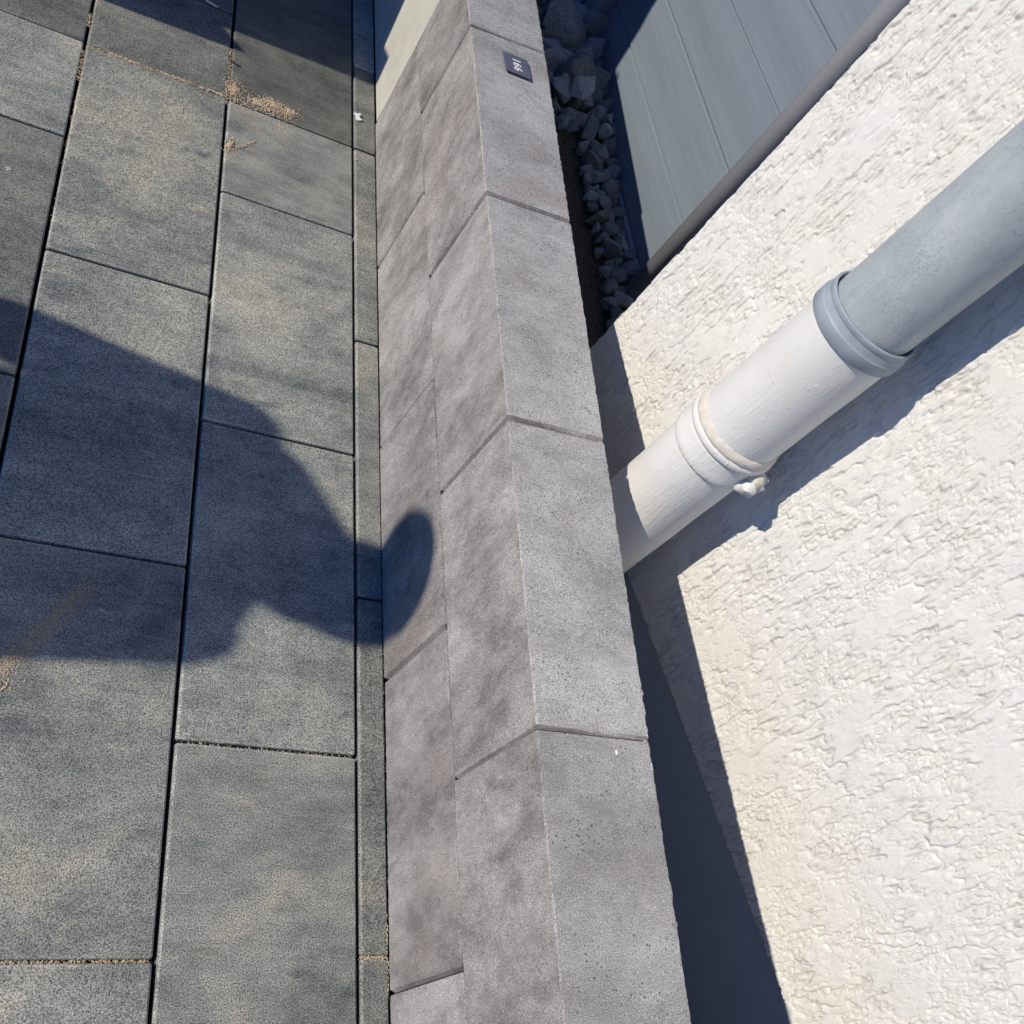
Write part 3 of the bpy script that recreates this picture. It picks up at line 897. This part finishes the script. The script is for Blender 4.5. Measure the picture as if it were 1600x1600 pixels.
for _ in range(3200):
    t = sg.random()
    sp.append((-0.640 + 0.135 * t + sg.gauss(0, .011), 0.150 + 0.20 * t + sg.gauss(0, .011), 0.0004, sg.uniform(.0004, .0012)))
grains('sand', sp, M['sand'], 'loose ochre sand spilled in heaps and along the paving joints', 'sand')

# ------------------------------------------------------------------ small litter
# white plastic clip lying by the narrow strip of slabs
vs, fs = [], []
out = [(-.010, -.009), (-.004, -.0125), (.004, -.0125), (.0095, -.0085), (.0045, -.006), (.005, .003), (.011, .006), (.009, .0105), (.002, .008), (-.004, .0105), (-.0085, .009), (-.005, .004), (-.0055, -.005)]
n = len(out)
for z in (0, .0035):
    for x, y in out: vs.append((x, y, z))
fs = [tuple(reversed(range(n))), tuple(range(n, 2 * n))] + [(i, (i + 1) % n, n + (i + 1) % n, n + i) for i in range(n)]
o = mesh_obj('plastic_clip', vs, fs, M['white_plastic']); o.location = (-0.050, 1.729, 0.003); o.rotation_euler = (0.10, -0.12, 0.3)
tag(o, 'small white plastic clip lying on the joint near the wall base', 'litter')
def shard(name, loc, size, rz, label, mat='white_plastic'):
    me = bevel_box(size, min(size) * .3, 1)
    for v in me.vertices: v.co.x *= 1 + 0.3 * (v.co.y / size[1])
    o = link_mesh(name, me, M[mat]); o.location = loc; o.rotation_euler = (0.05, 0.08, rz)
    tag(o, label, 'litter')
shard('paper_scrap', (-0.426, 1.931, 0.004), (0.030, 0.006, 0.0015), -0.15, 'thin white scrap lying in the shaded joint at the top')
# twig across the joint
def tube(points, rad, seg=7):
    vs, fs = [], []
    for i, p in enumerate(points):
        d = (points[min(i + 1, len(points) - 1)] - points[max(i - 1, 0)]).normalized()
        a = d.orthogonal().normalized(); b = d.cross(a)
        for k in range(seg):
            t = 2 * math.pi * k / seg
            vs.append(p + (a * math.cos(t) + b * math.sin(t)) * rad[i])
    for i in range(len(points) - 1):
        for k in range(seg):
            j = (k + 1) % seg
            fs.append((i * seg + k, i * seg + j, (i + 1) * seg + j, (i + 1) * seg + k))
    fs.append(tuple(reversed(range(seg)))); fs.append(tuple((len(points) - 1) * seg + k for k in range(seg)))
    return vs, fs
vs, fs = tube([Vector(p) for p in ((-.012, .004, .002), (-.002, .001, .004), (.008, -.004, .004), (.020, -.006, .003))], [.0012, .0022, .0018, .0007])
o = mesh_obj('twig', vs, fs, M['twig'], smooth=True); o.location = (-0.362, 1.749, 0)
tag(o, 'dark bit of twig lying across the joint above the sand heap', 'litter')
vs, fs = tube([Vector(p) for p in ((-.001, .009, .0012), (0.0005, .000, .0018), (.002, -.009, .0012))], [.0006, .0008, .0005], 5)
o = mesh_obj('straw', vs, fs, M['sand'], smooth=True); o.location = (-0.461, 1.525, 0)
tag(o, 'short pale straw on the slab left of the sand heap', 'litter')
# little star shaped flower on the left slab
vs, fs = [], []
for k in range(5):
    a = k * 1.2566 + .3
    b = len(vs)
    for (r, t, z) in ((.0008, -.5, .0006), (.0042, -.26, .0018), (.0062, 0, .0010), (.0042, .26, .0018), (.0008, .5, .0006), (.003, 0, .0028)):
        vs.append((r * math.cos(a + t), r * math.sin(a + t), z))
    fs += [(b, b + 1, b + 5), (b + 1, b + 2, b + 5), (b + 2, b + 3, b + 5), (b + 3, b + 4, b + 5), (b + 4, b, b + 5)]
o = mesh_obj('fallen_blossom', vs, fs, M['white_plastic']); o.location = (-0.755, 1.183, 0.001)
tag(o, 'tiny white fallen blossom on the dark slab at the left edge', 'litter')
# dropping on the nearest wall block
vs, fs = lathe([(0.0001, .0016), (.0012, .0010), (.0023, .0006), (.0030, 0)], 14)
w = random.Random(4)
vs = [(x * (1 + w.gauss(0, .18)), y * (1.25 + w.gauss(0, .18)), z) for x, y, z in vs]
o = mesh_obj('bird_dropping', vs, fs, M['white_plastic'], smooth=True); o.location = (0.124, -0.021, H2 - 0.0004)
tag(o, 'small pale bird dropping on the top face of the nearest wall block', 'litter')
# weed at the foot of the plinth
weed = empty('weed', (0.60, -0.34, -0.15))
tag(weed, 'small green weed in the dark gap behind the wall at the bottom edge', 'plant')
wr = random.Random(12)
for i in range(16):
    a = wr.uniform(0, 6.28); l = wr.uniform(.04, .09); wd = wr.uniform(.005, .010); el = wr.uniform(.4, 1.2)
    vs = []
    for t in (0, .35, .7, 1):
        c = Vector((math.cos(a) * l * t * math.cos(el * (1 - .4 * t)), math.sin(a) * l * t * math.cos(el * (1 - .4 * t)), l * t * math.sin(el) - .02 * t * t))
        n_ = Vector((-math.sin(a), math.cos(a), 0)) * wd * (math.sin(math.pi * min(.97, .12 + .85 * t)))
        vs += [c - n_, c + n_ + Vector((0, 0, .001)), c + Vector((0, 0, -.0012))]
    fs = []
    for k in range(3):
        b = k * 3
        fs += [(b, b + 3, b + 4, b + 1), (b + 1, b + 4, b + 5, b + 2), (b + 2, b + 5, b + 3, b)]
    o = mesh_obj('leaf', vs, fs, M['leaf'], weed); o.location = weed.location

# ------------------------------------------------------------------ stepped caster added out of view on the left, shaped for the top shadow
caster = empty('shadow_caster', (-1.3, 2.4, 0))
tag(caster, 'unseen overlapping slabs added beyond the left edge to cast the top shadow', 'shadow caster')
slabs = [((1.750, 0.0), (1.838, 0.683), (1.911, 0.635)), ((1.895, 0.56), (1.935, 0.975), (2.012, 0.949)), ((2.000, 0.88), (2.055, 1.25), (2.150, 1.20)),
         ((2.130, 1.12), (2.250, 1.42), (2.330, 1.38)), ((2.330, 1.30), (2.427, 1.543), (2.485, 1.526)), ((2.470, 1.48), (2.560, 1.90), (2.75, 1.88))]
for i, (a, b, c) in enumerate(slabs):
    x0, x1 = -1.335 + 0.004 * (i % 2), -1.30 + 0.004 * (i % 2)
    if i % 2: x0, x1 = x0 + 0.040, x1 + 0.040
    poly = [a, b, c, (3.3, c[1] - 0.02), (3.3, a[1])]
    vs = [(x - (-1.3), y - 2.4, z) for x in (x0, x1) for (y, z) in poly]
    n = 5
    fs = [tuple(range(n)), tuple(reversed(range(n, 2 * n)))] + [(i_, n + i_, n + (i_ + 1) % n, (i_ + 1) % n) for i_ in range(n)]
    o = mesh_obj('slab', vs, fs, M['slab'], caster); o.location = (-1.3, 2.4, 0)
o = link_mesh('back_frame', bevel_box((0.05, 0.06, 1.92), 0.004), M['post'], caster); o.location = (-1.375, 2.72, 0.96)
o = link_mesh('back_frame', bevel_box((0.05, 0.06, 1.70), 0.004), M['post'], caster); o.location = (-1.375, 3.2, 0.85)

# ------------------------------------------------------------------ person standing on the paving left of the frame (casts the shadow)
def union(name, prims, mat, parent, voxel=0.009, smooth=6):
    """closed primitives (ellipsoids and tapered capsules) fused into one continuous skin by a voxel remesh."""
    vs, fs = [], []
    def ell(c, r, nu=20, nv=12, rot=None):
        b = len(vs)
        for j in range(nv + 1):
            ph = -math.pi / 2 + math.pi * j / nv
            for i in range(nu):
                th = 2 * math.pi * i / nu
                p = Vector((r[0] * math.cos(ph) * math.cos(th), r[1] * math.cos(ph) * math.sin(th), r[2] * math.sin(ph)))
                if rot: p = rot @ p
                vs.append(Vector(c) + p)
        for j in range(nv):
            for i in range(nu):
                k = (i + 1) % nu
                fs.append((b + j * nu + i, b + j * nu + k, b + (j + 1) * nu + k, b + (j + 1) * nu + i))
    def cap(p0, p1, r0, r1, n=16):
        p0, p1 = Vector(p0), Vector(p1)
        d = (p1 - p0).normalized(); a = d.orthogonal().normalized(); bb = d.cross(a)
        pts = [(p0 + d * (-r0 * math.cos(t)), r0 * math.sin(t)) for t in (0.02, .5, 1.05, 1.5708)] + [(p1 + d * (r1 * math.cos(t)), r1 * math.sin(t)) for t in (1.5708, 1.05, .5, .02)]
        b = len(vs)
        for c, r in pts:
            for i in range(n):
                t = 2 * math.pi * i / n
                vs.append(c + (a * math.cos(t) + bb * math.sin(t)) * r)
        for j in range(len(pts) - 1):
            for i in range(n):
                k = (i + 1) % n
                fs.append((b + j * n + i, b + j * n + k, b + (j + 1) * n + k, b + (j + 1) * n + i))
        fs.append(tuple(b + i for i in reversed(range(n)))); fs.append(tuple(b + (len(pts) - 1) * n + i for i in range(n)))
    for p in prims:
        if p[0] == 'e': ell(*p[1:])
        else: cap(*p[1:])
    o = mesh_obj(name, vs, fs, mat)
    md = o.modifiers.new('fuse', 'REMESH'); md.mode = 'VOXEL'; md.voxel_size = voxel; md.use_smooth_shade = True
    ms = o.modifiers.new('soften', 'SMOOTH'); ms.factor = 0.5; ms.iterations = smooth
    o.parent = parent
    return o
person = empty('person', (-2.2, 0.575, 0.0))
tag(person, 'person in a dark blue jacket standing on the paving left of the view', 'person')
SHL, SHR = (0, -.212, 1.292), (0, .218, 1.332)
ELL, ELR = (.03, -.272, 1.02), (.03, .298, 1.03)
WRL, WRR = (.24, -.115, 1.06), (.24, .125, 1.08)
HC = (.025, -.080, 1.612)
body = [('e', HC, (.098, .082, .122)), ('e', (.052, -.080, 1.545), (.062, .062, .066)), ('c', (.118, -.080, 1.618), (.132, -.080, 1.580), .008, .014),
        ('e', (.118, -.080, 1.545), (.010, .026, .007)), ('e', (.02, -.164, 1.600), (.018, .009, .032)), ('e', (.02, .004, 1.600), (.018, .009, .032)),
        ('c', (.0, -.055, 1.36), (.015, -.075, 1.52), .064, .058), ('e', (0, 0, 1.24), (.115, .180, .17)), ('e', (0, .0, 1.03), (.105, .155, .16)), ('e', (-.01, 0, .92), (.115, .165, .12)),
        ('c', SHL, ELL, .052, .042), ('c', SHR, ELR, .052, .042), ('c', ELL, WRL, .041, .028), ('c', ELR, WRR, .041, .028)]
for s, wr in ((-1, WRL), (1, WRR)):
    hp = Vector(wr) + Vector((.065, -s * .045, .012))
    body += [('c', wr, tuple(hp), .026, .030), ('e', tuple(hp), (.048, .040, .016))]
    for f, ln in enumerate((.036, .043, .040, .031)):
        k0 = hp + Vector((.038, (f - 1.5) * .0195, .002)); k1 = k0 + Vector((ln, 0, -.006)); k2 = k1 + Vector((ln * .55, 0, -.022))
        body += [('c', tuple(k0), tuple(k1), .0098, .0090), ('c', tuple(k1), tuple(k2), .0090, .0078)]
    t0 = hp + Vector((-.012, -s * .034, .008)); t1 = t0 + Vector((.030, -s * .020, .006)); t2 = t1 + Vector((.030, -s * .004, -.004))
    body += [('c', tuple(t0), tuple(t1), .0125, .0105), ('c', tuple(t1), tuple(t2), .0105, .0088)]
    body += [('c', (0, s * .095, .88), (.015, s * .105, .48), .088, .056), ('c', (.015, s * .105, .48), (-.015, s * .11, .09), .056, .038), ('c', (-.02, s * .11, .05), (.14, s * .125, .036), .042, .030)]
union('body', body, M['skin'], person, 0.007, 4)
jac = [('c', (0, .018, 1.432), (0, .135, 1.388), .064, .054), ('e', (0, .005, 1.22), (.135, .208, .17)), ('e', (0, .005, 1.05), (.130, .205, .20)), ('e', (0, .005, .90), (.130, .195, .12)), ('c', SHL, ELL, .066, .056), ('c', SHR, ELR, .066, .058),
       ('c', ELL, (.17, -.165, 1.05), .055, .040), ('c', ELR, (.17, .180, 1.065), .055, .040),
       ('c', (0, -.035, 1.385), SHR, .072, .060), ('c', (0, -.075, 1.335), SHL, .060, .058), ('c', (0, -.05, 1.34), (.005, -.055, 1.42), .085, .074)]
union('jacket', jac, M['shirt'], person, 0.009, 5)
tro = [('e', (-.01, 0, .90), (.125, .178, .12))]
for s in (-1, 1):
    tro += [('c', (0, s * .095, .88), (.015, s * .105, .48), .100, .072), ('c', (.015, s * .105, .48), (-.015, s * .11, .10), .072, .058)]
union('trousers', tro, M['trousers'], person, 0.009, 5)
for s in (-1, 1):
    union('shoe', [('c', (-.045, s * .11, .048), (.05, s * .116, .044), .047, .044), ('c', (.05, s * .116, .044), (.165, s * .126, .036), .044, .035)], M['shoe'], person, 0.006, 4)
hair = [('e', (-.012, -.074, 1.636), (.106, .114, .128)), ('e', (-.04, -.078, 1.545), (.078, .112, .092)), ('e', (-.045, -.070, 1.475), (.060, .098, .065))]
union('hair', hair, M['hair'], person, 0.007, 3)
for s in (-1, 1):
    vs, fs = lathe([(.0001, -.011)] + [(.011 * math.cos(a), .011 * math.sin(a)) for a in np.linspace(-1.3, 1.3, 7)] + [(.0001, .011)], 12)
    o = mesh_obj('eye', vs, fs, M['eye'], smooth=True); o.parent = person; o.location = (.112, -.080 + s * .031, 1.622)
